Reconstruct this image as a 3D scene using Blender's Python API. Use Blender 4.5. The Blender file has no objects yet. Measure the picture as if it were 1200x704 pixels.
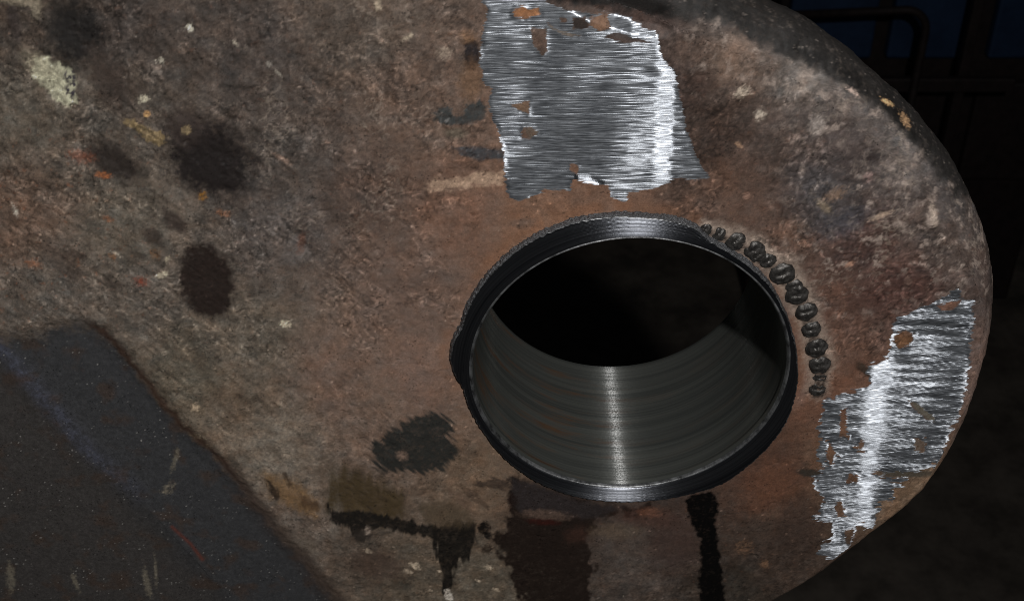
import bpy, bmesh, math, random
import numpy as np
from mathutils import Vector, Matrix

# ------------------------------------------------------------------ camera
K = 0.000273                      # metres per picture unit on the plate at the bore
F = 1500.0                        # focal length in picture units (1200 wide)
PITCH = math.radians(35.5)
CU, CV = 600.0, 352.0             # principal point of the photograph
BU, BV = 737.0, 431.5             # where the bore axis meets the plate
fw = np.array([0, math.cos(PITCH), -math.sin(PITCH)])
up = np.array([0, math.sin(PITCH), math.cos(PITCH)])
rt = np.array([1.0, 0, 0])
CAM = -(rt * (BU - CU) - up * (BV - CV) + fw * F)      # in picture units, bore axis at the origin

scn = bpy.context.scene
cd = bpy.data.cameras.new('camera')
cam = bpy.data.objects.new('camera', cd)
scn.collection.objects.link(cam)
cd.sensor_width = 36.0
cd.sensor_fit = 'HORIZONTAL'
cd.lens = 36.0 * F / 1200.0
cd.clip_start = 0.01
cd.clip_end = 60
cam.matrix_world = Matrix(((rt[0], up[0], -fw[0], CAM[0] * K),
                           (rt[1], up[1], -fw[1], CAM[1] * K),
                           (rt[2], up[2], -fw[2], CAM[2] * K),
                           (0, 0, 0, 1)))
scn.camera = cam
cd.dof.use_dof = True
cd.dof.focus_distance = float(F * K)
cd.dof.aperture_fstop = 32.0

# ------------------------------------------------------------------ world, lamps, exposure
w = bpy.data.worlds.new('World')
scn.world = w
w.use_nodes = True
bgn = w.node_tree.nodes['Background']
bgn.inputs[0].default_value = (0.75, 0.85, 1.0, 1)
bgn.inputs[1].default_value = 0.006
scn.view_settings.view_transform = 'Standard'
scn.view_settings.look = 'None'
scn.view_settings.exposure = 0.0
scn.view_settings.gamma = 1.0
scn.cycles.filter_width = 1.0

def lamp(name, pos, target, size, power, colour):
    d = bpy.data.lights.new(name, 'AREA')
    d.shape = 'RECTANGLE'
    d.size = size[0]
    d.size_y = size[1]
    d.energy = power
    d.color = colour
    o = bpy.data.objects.new(name, d)
    scn.collection.objects.link(o)
    p = Vector(pos)
    o.location = p
    o.rotation_euler = (Vector(target) - p).to_track_quat('-Z', 'Y').to_euler()
    return o

# off-camera flash held above and a little right of the lens
FE = math.radians(42.0)
FL = np.array([0.089, -math.cos(FE), math.sin(FE)]) * 2700.0
lamp('flash_lamp', FL * K, (-0.02, 0, 0.0), (0.024, 0.016), 3.9, (1.0, 0.975, 0.95))
# faint overhead fill, added to give upward-facing metal some shine
lamp('overhead_fill', (0.3, 0.2, 2.4), (0, 0, 0), (1.2, 0.3), 0.25, (0.9, 0.95, 1.0))

# ------------------------------------------------------------------ projection helpers
def project(X, Y, Z):
    dx, dy, dz = X - CAM[0], Y - CAM[1], Z - CAM[2]
    d = dy * fw[1] + dz * fw[2]
    return CU + F * dx / d, CV - F * (dy * up[1] + dz * up[2]) / d

def unproject(u, v, y=0.0):
    u = np.asarray(u, float)
    v = np.asarray(v, float)
    a = (u - CU) / F
    b = -(v - CV) / F
    dy = fw[1] + b * up[1]
    dz = fw[2] + b * up[2]
    t = (y - CAM[1]) / dy
    return CAM[0] + a * t, CAM[2] + dz * t

# ------------------------------------------------------------------ noise
rng = np.random.RandomState(7)
PERM = np.concatenate([rng.permutation(1024)] * 2)
GA = rng.rand(1024) * 2 * math.pi
GX, GZ = np.cos(GA).astype(np.float32), np.sin(GA).astype(np.float32)

def gn(x, z, seed=0):
    xf = np.floor(x)
    zf = np.floor(z)
    fx = (x - xf).astype(np.float32)
    fz = (z - zf).astype(np.float32)
    xi = xf.astype(np.int64) + seed * 37
    zi = zf.astype(np.int64) + seed * 91
    def g(i, j, ax, az):
        h = PERM[(PERM[i & 1023] + j) & 1023]
        return GX[h] * ax + GZ[h] * az
    sx = fx * fx * fx * (fx * (fx * 6 - 15) + 10)
    sz = fz * fz * fz * (fz * (fz * 6 - 15) + 10)
    a = g(xi, zi, fx, fz)
    b = g(xi + 1, zi, fx - 1, fz)
    c = g(xi, zi + 1, fx, fz - 1)
    d = g(xi + 1, zi + 1, fx - 1, fz - 1)
    return ((a + (b - a) * sx) + ((c + (d - c) * sx) - (a + (b - a) * sx)) * sz) * 1.4

def fbm(x, z, scale, octv=4, seed=0, gain=0.5, rot=None, stretch=1.0):
    if rot is not None:
        c, s = math.cos(rot), math.sin(rot)
        x, z = (x * c + z * s) / stretch, -x * s + z * c
    out = 0
    amp = 1.0
    f = 1.0 / scale
    tot = 0
    for k in range(octv):
        out = out + amp * gn(x * f + 17.3 * k, z * f - 9.1 * k, seed + k)
        tot += amp
        amp *= gain
        f *= 2.03
    return out / tot

def sstep(a, b, x):
    t = np.clip((x - a) / (b - a), 0, 1)
    return t * t * (3 - 2 * t)

def poly_sd(px, pz, pts):
    """signed distance to a closed polygon, positive inside"""
    pts = np.asarray(pts, float)
    best = np.full(px.shape, 1e18)
    inside = np.zeros(px.shape, bool)
    n = len(pts)
    for i in range(n):
        ax, az = pts[i]
        bx, bz = pts[(i + 1) % n]
        ex, ez = bx - ax, bz - az
        L = ex * ex + ez * ez + 1e-12
        t = np.clip(((px - ax) * ex + (pz - az) * ez) / L, 0, 1)
        d = (px - ax - t * ex) ** 2 + (pz - az - t * ez) ** 2
        np.minimum(best, d, out=best)
        cr = (az > pz) != (bz > pz)
        if abs(ez) > 1e-12:
            inside ^= cr & (px < ax + (pz - az) * ex / ez)
    d = np.sqrt(best)
    return np.where(inside, d, -d)

def lin(c):
    c = np.asarray(c, float) / 255.0
    return np.where(c <= 0.04045, c / 12.92, ((c + 0.055) / 1.055) ** 2.4)

GAIN = 2.0                         # tone of the lit metal in the picture -> base colour

def chaikin(p, n):
    p = np.asarray(p, float)
    for _ in range(n):
        q = np.roll(p, -1, 0)
        r = np.empty((2 * len(p), 2))
        r[0::2] = p * 0.75 + q * 0.25
        r[1::2] = p * 0.25 + q * 0.75
        p = r
    return p

def resample(p, step):
    q = np.vstack([p, p[:1]])
    s = np.concatenate([[0], np.cumsum(np.hypot(*np.diff(q, axis=0).T))])
    n = int(s[-1] / step)
    t = np.linspace(0, s[-1], n, endpoint=False)
    return np.column_stack([np.interp(t, s, q[:, 0]), np.interp(t, s, q[:, 1])])

# ------------------------------------------------------------------ outline of the lug, as real 3D rim
SIL = [(-150, -250), (100, -200), (300, -165), (500, -128), (650, -95), (760, -60), (850, -24), (900, 0), (932, 13), (965, 33),
       (1000, 60), (1030, 86), (1062, 117), (1085, 145), (1105, 172), (1122, 200), (1138, 232), (1150, 262), (1158, 292),
       (1162, 325), (1162, 358), (1158, 395), (1149, 432), (1138, 467), (1124, 502), (1106, 535), (1090, 562), (1064, 590),
       (1034, 614), (1000, 640), (962, 668), (932, 688), (905, 704), (860, 733), (790, 775), (700, 815), (500, 850),
       (200, 860), (-150, 860)]
REDGE = 46.0
def normals(p):
    t = np.roll(p, -2, 0) - np.roll(p, 2, 0)
    t /= np.hypot(t[:, 0], t[:, 1])[:, None] + 1e-9
    return np.column_stack([-t[:, 1], t[:, 0]])
sil = resample(chaikin(SIL, 3), 6.0)
ox, oz = unproject(sil[:, 0], sil[:, 1], 20.0)
for it in range(4):
    o = np.column_stack([ox, oz])
    nn = normals(o)
    if it == 0:
        area = np.sum(o[:, 0] * np.roll(o[:, 1], -1) - np.roll(o[:, 0], -1) * o[:, 1])
    if area < 0:
        pass
    else:
        nn = -nn
    for _ in range(6):
        nn = (nn + np.roll(nn, 1, 0) + np.roll(nn, -1, 0)) / 3
    nn /= np.hypot(nn[:, 0], nn[:, 1])[:, None]
    rin_ = 15 + 31 * sstep(-0.1, 0.85, nn[:, 1])
    # at the silhouette the normal is square to the view ray
    vy = CAM[1] - 20.0
    vx, vz = CAM[0] - ox, CAM[2] - oz
    al = np.arctan2(-(nn[:, 0] * vx + nn[:, 1] * vz) * REDGE, -vy * rin_)
    dep = REDGE * (1 - np.sin(al))
    px_, pz_ = unproject(sil[:, 0], sil[:, 1], dep)
    ox = px_ + nn[:, 0] * rin_ * (1 - np.cos(al))
    oz = pz_ + nn[:, 1] * rin_ * (1 - np.cos(al))
OUT = resample(np.column_stack([ox, oz]), 2.0)
ON = normals(OUT)
if area >= 0:
    ON = -ON
for _ in range(10):
    ON = (ON + np.roll(ON, 1, 0) + np.roll(ON, -1, 0)) / 3
ON /= np.hypot(ON[:, 0], ON[:, 1])[:, None]
RIN = 15 + 31 * sstep(-0.1, 0.85, ON[:, 1])
INS = OUT - ON * RIN[:, None]      # where the flat face ends

# ------------------------------------------------------------------ the face as a grid of real relief
G = 1.5
x0, x1 = OUT[:, 0].min() + 20, OUT[:, 0].max()
z0, z1 = OUT[:, 1].min() + 20, OUT[:, 1].max()
_cx = np.array([-70, 1240, -70, 1240])
_ux, _uz = unproject(_cx, np.array([-50, -50, 770, 770]))
x0 = max(x0, _ux.min() - 30)
z0 = max(z0, _uz.min() - 30)
z1 = min(z1, _uz.max() + 60)
nx, nz = int((x1 - x0) / G) + 1, int((z1 - z0) / G) + 1
gx = x0 + np.arange(nx) * G
gz = z0 + np.arange(nz) * G
X, Z = np.meshgrid(gx, gz)
# distance field on a coarse grid
st = 5
cx = x0 + np.arange(nx // st + 3) * G * st
cz = z0 + np.arange(nz // st + 3) * G * st
CX, CZ = np.meshgrid(cx, cz)
coarse = poly_sd(CX, CZ, INS[::3])
def bil(fld, x, z):
    a = (x - x0) / (G * st)
    b = (z - z0) / (G * st)
    i = np.clip(a.astype(int), 0, fld.shape[1] - 2)
    j = np.clip(b.astype(int), 0, fld.shape[0] - 2)
    a = a - i
    b = b - j
    return (fld[j, i] * (1 - a) + fld[j, i + 1] * a) * (1 - b) + (fld[j + 1, i] * (1 - a) + fld[j + 1, i + 1] * a) * b
SD = bil(coarse, X, Z)
# snap the outermost vertices on to the edge of the face
band = (SD < 0) & (SD > -2.6 * G)
gxx = bil(coarse, X + 1, Z) - bil(coarse, X - 1, Z)
gzz = bil(coarse, X, Z + 1) - bil(coarse, X, Z - 1)
gl = np.hypot(gxx, gzz) + 1e-9
X = np.where(band, X - SD * gxx / gl, X)
Z = np.where(band, Z - SD * gzz / gl, Z)
RR = np.hypot(X, Z)

# ------------------------------------------------------------------ ring round the bore (weld built up and turned flat)
RB = 183.0                         # bore radius
HR = 7.0                           # the turned face stands this far proud
RING_PX = [(935, 430), (930, 395), (918, 362), (897, 329), (872, 308), (848, 292), (832, 283), (815, 268), (790, 260), (760, 256), (735, 254),
           (700, 256), (670, 262), (640, 274), (615, 287), (590, 307), (565, 334), (550, 360), (541, 385), (531, 402), (528, 420), (533, 440), (543, 455),
           (551, 480), (570, 511), (600, 545), (640, 570), (680, 583), (720, 588), (760, 587), (800, 581), (845, 568), (877, 546), (902, 522),
           (922, 494), (932, 464)]
rx, rz = unproject([p[0] for p in RING_PX], [p[1] for p in RING_PX], -HR)
rph = np.arctan2(rz, rx)
rr_ = np.hypot(rx, rz)
od = np.argsort(rph)
rph, rr_ = rph[od], rr_[od]
def rout(ph):
    return np.interp(ph, np.concatenate([rph - 2 * math.pi, rph, rph + 2 * math.pi]), np.tile(rr_, 3))

BEADS = [(828, 268, 6), (843, 273, 7), (862, 281, 9.5), (884, 291, 9.5), (888, 297, 8), (900, 304, 8), (917, 318, 12), (931, 334, 8), (934, 343, 11), (945, 363, 10.5),
         (951, 384, 9.5), (957, 405, 11), (961, 425, 11), (961, 441, 7), (958, 454, 8.5)]

# ------------------------------------------------------------------ marks on the plate (picture coordinates -> plate)
U, V = project(X, 0 * X, Z)

WEB = [(-200, 405), (0, 398), (40, 397), (62, 386), (95, 382), (116, 392), (134, 410), (155, 436), (185, 474), (212, 506), (238, 526),
       (262, 550), (292, 586), (322, 626), (350, 655), (368, 682), (396, 712), (430, 760), (480, 860), (-200, 860)]
PATCH_A = [(566, -60), (562, 0), (572, 10), (566, 40), (561, 70), (566, 95), (577, 103), (572, 118), (577, 140), (584, 152), (590, 178), (592, 214),
           (597, 232), (612, 235), (636, 224), (650, 221), (668, 223), (672, 210), (690, 215), (713, 217), (716, 230), (732, 236), (737, 226),
           (765, 221), (786, 212), (798, 207), (815, 210), (829, 212), (833, 208), (826, 200), (815, 182), (804, 152), (799, 125), (795, 105),
           (791, 84), (778, 72), (772, 58), (772, 43), (768, 40), (754, 34), (738, 27), (722, 21), (712, 19), (690, 17), (668, 14), (640, 4), (634, -10), (632, -60)]
PATCH_B = [(1104, 347), (1122, 339), (1125, 347), (1139, 352), (1141, 372), (1138, 400), (1137, 425), (1132, 455), (1122, 490), (1112, 508),
           (1108, 522), (1098, 550), (1084, 548), (1066, 556), (1058, 568), (1050, 572), (1047, 588), (1034, 588), (1028, 605), (1022, 618),
           (1004, 617), (1000, 634), (992, 650), (978, 656), (958, 649), (962, 640), (975, 632), (976, 612), (958, 610), (953, 605), (962, 596), (965, 585),
           (957, 572), (952, 560), (965, 548), (955, 535), (962, 515), (958, 500), (966, 480), (962, 470), (988, 460), (1012, 455),
           (1019, 447), (1015, 430), (1042, 418), (1044, 400), (1044, 388), (1052, 372), (1078, 364), (1098, 355)]

def to_mask(pts, soft=1.0, rag=0.0, rs=6.0, seed=0, rot=None, stretch=1.0, pad=30, U_=None, V_=None):
    """mask 0..1 of a mark with a ragged edge; returns slice-free full arrays"""
    U_ = U if U_ is None else U_
    V_ = V if V_ is None else V_
    p = np.asarray(pts, float)
    m = np.full(U_.shape, -99.0)
    sel = (U_ > p[:, 0].min() - pad) & (U_ < p[:, 0].max() + pad) & (V_ > p[:, 1].min() - pad) & (V_ < p[:, 1].max() + pad)
    if not sel.any():
        return np.zeros(U_.shape), m
    u, v = U_[sel], V_[sel]
    sd = poly_sd(u, v, p)
    if rag:
        sd = sd + rag * fbm(u, v, rs, 3, seed, rot=rot, stretch=stretch)
    m[sel] = sd
    return sstep(-soft, soft, m), m

# bare-metal signed distance
_, sda = to_mask(PATCH_A, 1, 5.0, 5.0, 11, rot=0.03, stretch=4.0)
_, sdb = to_mask(PATCH_B, 1, 8.0, 5.0, 12, rot=-0.12, stretch=3.5)
ISLANDS = [[(600, 124), (614, 119), (621, 119), (620, 134), (612, 131)],
           [(612, 151), (622, 148), (632, 156), (621, 163), (611, 163)],
           [(601, 14), (612, 7), (622, 12), (632, 9), (633, 18), (615, 23), (602, 20)],
           [(671, 21), (686, 21), (691, 33), (671, 35)], [(690, 22), (712, 20), (716, 34), (703, 37), (692, 31)],
           [(640, 27), (655, 36), (672, 40), (682, 42), (668, 44), (648, 36)], [(656, 21), (664, 22), (665, 27), (657, 26)],
           [(706, 44), (722, 38), (745, 45), (766, 50), (730, 51)], [(668, 190), (678, 194), (677, 204), (668, 200)],
           [(620, 32), (640, 35), (642, 60), (635, 66), (625, 52)]]
ISL_B = [[(1096, 358), (1112, 354), (1126, 352), (1120, 362), (1104, 364)], [(1050, 392), (1062, 388), (1072, 392), (1066, 405), (1054, 410), (1046, 400)],
         [(1064, 468), (1074, 472), (1096, 490), (1094, 494), (1082, 489), (1068, 476)], [(1009, 515), (1014, 518), (1009, 528), (1004, 526)],
         [(1024, 552), (1036, 553), (1060, 553), (1082, 552), (1094, 546), (1088, 556), (1050, 560), (1030, 557)],
         [(1074, 514), (1086, 518), (1082, 530), (1070, 522)], [(978, 590), (986, 588), (990, 604), (982, 606)], [(996, 555), (1008, 558), (1004, 566), (992, 562)],
         [(985, 480), (992, 476), (992, 510), (984, 512)], [(972, 520), (980, 530), (974, 545), (968, 535)], [(990, 620), (1002, 618), (996, 640), (990, 636)]]
def cut(sd, polys, rag, seed):
    for i, q in enumerate(polys):
        _, d = to_mask(q, 1, rag, 4.0, seed + i, rot=0.03, stretch=2.0, pad=12)
        sd = np.minimum(sd, np.where(d > -50, -d, 99))
    return sd
sda = cut(sda, ISLANDS, 2.0, 30)
sdb = cut(sdb, ISL_B, 3.0, 50)
nb = gn(U / 9.0, V / 2.6, 77)
sdb = np.where(sdb > -50, sdb - 9.0 * sstep(0.32, 0.62, nb) * sstep(30, 0, np.abs(V - 560) - 40), sdb)
BARE = np.maximum(sda, sdb)
bm_ = sstep(-1.5, 1.5, BARE)

_, sdw = to_mask(WEB, 1, 5.0, 14.0, 21, pad=60)
webm = sstep(-20, 16, sdw)

# relief, in picture units towards the camera
ang = math.radians(41)
warp = fbm(X, Z, 60, 3, 3)
Xw, Zw = X + 14 * warp, Z + 14 * fbm(X, Z, 60, 3, 4)
rough_ = (0.75 + 0.5 * sstep(700, 500, U) * sstep(420, 250, V) + 0.9 * sstep(930, 1060, U) * sstep(420, 250, V)) * sstep(195, 250, RR)
H = 3.2 * fbm(X, Z, 170, 3, 5) + 1.1 * fbm(Xw, Zw, 42, 3, 6) * (0.4 + rough_)
H += 0.34 * fbm(Xw, Zw, 11, 3, 8) * (0.25 + rough_)
H += 0.16 * fbm(X, Z, 4.0, 2, 9) * (0.35 + rough_)
pit = sstep(0.33, 0.7, fbm(Xw, Zw, 16, 3, 10))
H -= 2.2 * pit * rough_
H -= 0.45 * sstep(.14, .2, fbm(X, Z, 16, 5, 166, gain=0.72)) * rough_ * (U < 640)
H -= 0.9 * sstep(.20, .3, fbm(X, Z, 8, 4, 190, gain=0.7)) * rough_ * sstep(820, 960, U)
# grooves along the arm, left
ag = fbm(X, Z, 22, 3, 13, rot=math.radians(-47), stretch=6)
H += 0.6 * ag * sstep(430, 200, U)
H *= sstep(196, 232, RR) * 0.85 + 0.15
# hammered hollows and folds on the left and right shoulders
for (u, v, r, dpt) in [(352, 292, 11, 3.5), (345, 272, 8, 2.5), (392, 265, 9, 3), (384, 250, 7, 2), (372, 300, 9, 2), (1025, 188, 8, 2.5), (1100, 240, 12, 3), (1085, 215, 10, 2),
                       (1040, 150, 14, 2.5), (240, 330, 40, 2.5), (250, 190, 50, 2.5), (86, 30, 34, 2.5), (135, 190, 30, 2), (823, 273, 5, 4)]:
    a, b = unproject(u, v)
    q = np.hypot(X - a, (Z - b) * 0.9) / r
    H -= dpt * np.exp(-q * q)
bp = [(1068, 255, 13, 5), (1092, 262, 7, 6), (1050, 130, 9, 4), (1062, 148, 9, 4), (1128, 395, 9, 3), (1010, 100, 10, 3), (990, 85, 12, 3)]
for (u, v, r, hh) in bp:
    a, b = unproject(u, v)
    q = np.hypot(X - a, Z - b) / r
    H += 0.6 * hh * np.exp(-q * q)
# web lies lower
H = H * (1 - 0.75 * webm) - 9.0 * webm
# ridge line across the web
def seg_dist(u, v, pts):
    best = np.full(u.shape, 1e9)
    for (a, b), (c, d) in zip(pts[:-1], pts[1:]):
        ex, ez = c - a, d - b
        t = np.clip(((u - a) * ex + (v - b) * ez) / (ex * ex + ez * ez), 0, 1)
        np.minimum(best, np.hypot(u - a - t * ex, v - b - t * ez), out=best)
    return best
RIDGE = [(-60, 345), (0, 415), (45, 468), (108, 540), (162, 585), (205, 628), (240, 664), (275, 712), (320, 780)]
dr = seg_dist(U, V, RIDGE)
side = np.sign((U - 0) * 0.735 - (V - 415) * 0.678)
H += webm * (1.5 * np.exp(-(dr / 16.0) ** 2) - 2.5 * sstep(-10, 40, -side * dr))
# seam groove along the fillet
H -= 0.5 * np.exp(-((sdw + 2) / 6.0) ** 2)

_ba, _bb = unproject(np.array([b_[0] for b_ in BEADS]), np.array([b_[1] for b_ in BEADS]))
H += 2.4 * np.exp(-(seg_dist(X, Z, list(zip(_ba, _bb))) / 7.0) ** 2)
# ground patches: recessed, flat, scratched by the disc
def facets(u, marks):
    """slope of the ground facets; 0 where the flash glints"""
    us = [m[0] for m in marks]
    return np.interp(u, us, [m[1] for m in marks]) + (np.clip(u, us[0], us[-1]) - BU) / F
TA, TB = 0.03, 0.17                # the disc's scratches run level above the bore, and climb to the right at the edge
def scratch(t):
    return fbm(X, Z, 3.0, 2, 61, rot=t, stretch=14) * 0.8 + fbm(X, Z, 5.5, 1, 63, rot=t, stretch=11) * 0.6
scr = np.where(U < 900, scratch(TA), scratch(TB))
FA = [(550, .15), (580, .145), (600, .12), (618, .125), (636, .115), (652, .135), (664, .12), (680, .12), (706, .125), (726, .105), (748, .09), (764, .08), (774, .006), (784, .006), (791, .11), (840, .13)]
FB = [(930, .13), (966, .125), (976, .12), (1004, .10), (1016, .06), (1022, .005), (1030, .005), (1037, .07), (1048, .12), (1062, .13), (1080, .11), (1112, .14), (1126, .12), (1160, .12)]
def facet_height(marks, rowv, base, skew):
    uu = np.linspace(marks[0][0] - 60, marks[-1][0] + 60, 900)
    s = facets(uu, marks) + base
    hgt = np.cumsum(s) * (uu[1] - uu[0])
    hgt -= np.interp((marks[0][0] + marks[-1][0]) / 2, uu, hgt)
    return np.interp(rowv, uu, hgt) * 1.0
ua = U + 4 * scr + 0.12 * (160 - V) * (-1) * 0.35 + 5 * gn(V / 14.0, U / 400.0, 71) + 3 * gn(V / 5.0, U / 300.0, 72)
ub = U + 2.5 * scr + 0.10 * (V - 480) + 6 * gn(V / 16.0, U / 400.0, 73) + 5 * gn(V / 6.0, U / 60.0, 74)
# flat plate would glint where the half vector is square to it; tilt away from there
HA = facet_height(FA, ua, -0.03, 0)
HB = facet_height(FB, ub, -0.15, 0)
bmw = sstep(-6, 5, BARE)
FACET = np.where(U < 900, HA, HB)
H = H * (1 - bmw) + bmw * (3.2 * fbm(X, Z, 170, 2, 5) + 0.2 * scr)
# above the upper patch the face starts to roll over towards the rim
_lx, _lz = unproject(U, np.interp(U, [560, 640, 690, 713, 740, 770, 800], [-30, 4, 24, 32, 40, 46, 46]))
H -= 0.85 * np.clip(Z - _lz, 0, 11) * sstep(655, 700, U) * sstep(795, 768, U)
_lx, _lz = unproject(U, np.interp(U, [676, 690, 704], [210, 211, 216]))
_sm, _sd = to_mask([(672, 206), (690, 206), (704, 214), (700, 218), (688, 216), (676, 215)], 2.5)


FACET = FACET - 0.11 * np.clip(U - 690, -25, 25) * to_mask([(676, 205), (690, 206), (706, 214), (703, 222), (688, 222), (674, 219)], 3)[0]

# ------------------------------------------------------------------ colours of the plate
def paint_fields(U, V, X, Z, BARE, sdw, webm, edge=None):
    CP = [(20, 20, 66, 57, 50), (160, 20, 62, 54, 49), (300, 60, 64, 56, 51), (420, 40, 72, 62, 54), (500, 120, 84, 68, 58), (30, 130, 84, 76, 66), (120, 140, 78, 70, 62),
          (330, 190, 66, 59, 54), (30, 260, 88, 70, 58), (140, 260, 86, 78, 68), (60, 340, 86, 78, 70), (180, 340, 84, 76, 68), (330, 270, 74, 67, 63), (300, 400, 84, 76, 66),
          (220, 440, 84, 76, 64), (430, 230, 74, 60, 52), (540, 250, 97, 72, 58), (480, 330, 92, 74, 64), (390, 440, 100, 80, 68), (490, 440, 104, 82, 70), (320, 520, 106, 96, 84),
          (280, 480, 94, 80, 66), (450, 480, 98, 80, 68), (560, 560, 96, 78, 62), (430, 660, 78, 67, 57), (560, 690, 84, 75, 63), (350, 620, 92, 80, 70), (480, 690, 80, 70, 58),
          (740, 660, 68, 59, 53), (650, 600, 44, 34, 30), (780, 610, 58, 46, 40), (900, 560, 66, 46, 36), (900, 640, 56, 45, 38), (980, 690, 60, 48, 40), (860, 690, 46, 40, 34),
          (1000, 540, 92, 66, 48), (960, 450, 92, 62, 46), (930, 260, 88, 66, 54), (850, 210, 78, 58, 47), (840, 130, 48, 37, 31), (830, 170, 49, 37, 31), (820, 100, 50, 38, 33), (860, 70, 98, 80, 68), (900, 170, 66, 54, 48),
          (960, 150, 72, 62, 58), (960, 230, 58, 54, 54), (1000, 200, 64, 56, 53), (1010, 290, 66, 48, 43), (1050, 330, 68, 48, 42), (990, 350, 78, 56, 46), (1060, 180, 92, 84, 80), (1100, 270, 80, 68, 62),
          (1120, 300, 76, 64, 58), (1150, 330, 60, 50, 46), (1000, 110, 92, 84, 80), (940, 90, 104, 96, 90), (940, 40, 54, 52, 52), (860, 15, 50, 44, 42), (760, 5, 56, 44, 40), (1060, 120, 50, 48, 47), (1130, 240, 66, 60, 58),
          (1150, 420, 92, 74, 66), (1060, 590, 100, 80, 62), (700, 240, 98, 72, 56), (620, 250, 104, 76, 58), (1000, 30, 46, 46, 46), (1110, 180, 50, 48, 48)]
    num = np.zeros(U.shape + (3,))
    den = np.zeros(U.shape)
    wu = U + 22 * fbm(X, Z, 45, 3, 101)
    wv = V + 22 * fbm(X, Z, 45, 3, 102)
    for (a, b, r, g, bl) in CP:
        wgt = 1.0 / (((wu - a) ** 2 + (wv - b) ** 2) ** 1.5 + 4000.0)
        lc = lin((r, g, bl)) * (0.86 if a < 320 and b < 230 else 0.86 if a > 880 and b < 330 else 1.0)
        num += wgt[..., None] * (lc * 0.86 + lc.mean() * 0.14)
        den += wgt
    A = num / den[..., None]
    R = np.full(U.shape, 0.62)
    # mottle: cool scale, warm rust, pale dust
    m1 = fbm(X, Z, 34, 5, 110, gain=0.62)
    m2 = fbm(X, Z, 13, 5, 111, gain=0.7)
    m3 = fbm(X, Z, 5, 3, 112, gain=0.8)
    dirn = fbm(X, Z, 10, 4, 113, rot=math.radians(-47), stretch=3)
    calm = 1 - 0.62 * np.exp(-(((U - 500) / 150) ** 2 + ((V - 350) / 190) ** 2) ** 2) - 0.5 * sstep(330, 240, np.hypot(U - 737, (V - 425) * 1.2)) * (U > 560)
    calm = np.clip(calm, 0.32, 1)
    tex = 0.50 * m1 + 0.48 * m2 + 0.42 * m3 + 0.28 * dirn * sstep(480, 250, U)
    A = A * np.exp(1.35 * calm * tex - 0.05)[..., None]
    # flaking scale: crisp-edged thin layers at several sizes
    for sc, sd_, th, wd, amp in [(38, 160, .12, .06, -.30), (24, 163, .16, .05, .22), (16, 166, .14, .05, -.30), (9, 169, .16, .06, .24), (7, 172, .20, .06, -.34), (4.5, 175, .24, .08, .26)]:
        q_ = fbm(X + 5 * m3, Z + 5 * m2, sc, 5, sd_, gain=0.72)
        A = A * np.exp(0.75 * amp * calm * sstep(th, th + wd, q_))[..., None]
    hue = fbm(X, Z, 24, 4, 115, gain=0.65)
    A = A * (1 + np.stack([0.17 * hue, 0.0 * hue, -0.13 * hue], -1))
    grainf = 0.6 * m3 + 0.7 * m2
    def put(mask, rgb, alpha=1.0):
        nonlocal A
        q = np.clip(mask * alpha, 0, 1)[..., None]
        A = A * (1 - q) + lin(rgb) * q
    def blob(u, v, ru, rv, rot, rgb, alpha=0.9, soft=0.5, rag=0.35, rs=8.0, seed=0, gloss=None):
        nonlocal R
        pad = max(ru, rv) * 1.9
        sel = (np.abs(U - u) < pad) & (np.abs(V - v) < pad)
        if not sel.any():
            return
        c, s = math.cos(math.radians(rot)), math.sin(math.radians(rot))
        a, b = U[sel] - u, V[sel] - v
        q = np.hypot((a * c + b * s) / ru, (-a * s + b * c) / rv)
        sm_ = max(ru, rv) < 12
        q = q + (rag * 1.7 if sm_ else rag * 1.25) * fbm(U[sel], V[sel], rs, 4, 200 + seed, gain=0.75)
        m = (1 - sstep(1 - soft, 1 + soft * 0.6, q)) * alpha
        m = np.clip(m * (1.0 + (2.2 if sm_ else 0.45) * grainf[sel]), 0, 1)
        A[sel] = A[sel] * (1 - m[:, None]) + lin(rgb) * m[:, None] * np.exp(0.5 * m3[sel])[:, None]
        if gloss is not None:
            R[sel] = R[sel] * (1 - m) + gloss * m
    def mark(pts, rgb, alpha=0.95, soft=1.2, rag=3.0, rs=6.0, seed=0, rot=None, stretch=1.0, gloss=None):
        nonlocal A, R
        m, _ = to_mask(pts, soft, rag, rs, 300 + seed, rot, stretch, U_=U, V_=V)
        m = np.clip(m * alpha * (1.0 + 0.7 * grainf), 0, 1)
        A = A * (1 - m[..., None]) + lin(rgb) * m[..., None] * np.exp(0.35 * m3)[..., None]
        if gloss is not None:
            R = R * (1 - m) + gloss * m
    # scattered rust, pale chips, dark pits
    rust = sstep(0.22, 0.5, fbm(X, Z, 9, 4, 120, gain=0.7)) * (0.25 + 0.75 * sstep(260, 40, U) * sstep(130, 220, V) * sstep(430, 330, V))
    A = A * (1 - 0.6 * rust[..., None]) + lin((104, 66, 46)) * 0.6 * rust[..., None]
    shoulder = np.clip(sstep(880, 980, U) * sstep(420, 300, V) + sstep(780, 840, U) * sstep(130, 60, V), 0, 1)
    pw = fbm(X + 9 * m1, Z + 9 * m2, 17, 5, 122, gain=0.68)
    pale = sstep(0.05, 0.36, pw) * shoulder
    A = A * (1 - 0.55 * pale[..., None]) + lin((140, 127, 118)) * 0.55 * pale[..., None]
    worm = sstep(0.10, 0.0, np.abs(fbm(X, Z, 15, 3, 124))) * sstep(0.05, 0.3, fbm(X, Z, 60, 2, 125))
    reg = np.clip(shoulder + sstep(560, 440, U) * sstep(380, 200, V) * sstep(150, 330, U), 0, 1)
    A = A * (1 - 0.28 * (worm * reg)[..., None]) + lin((138, 126, 114)) * 0.28 * (worm * reg)[..., None]
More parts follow.
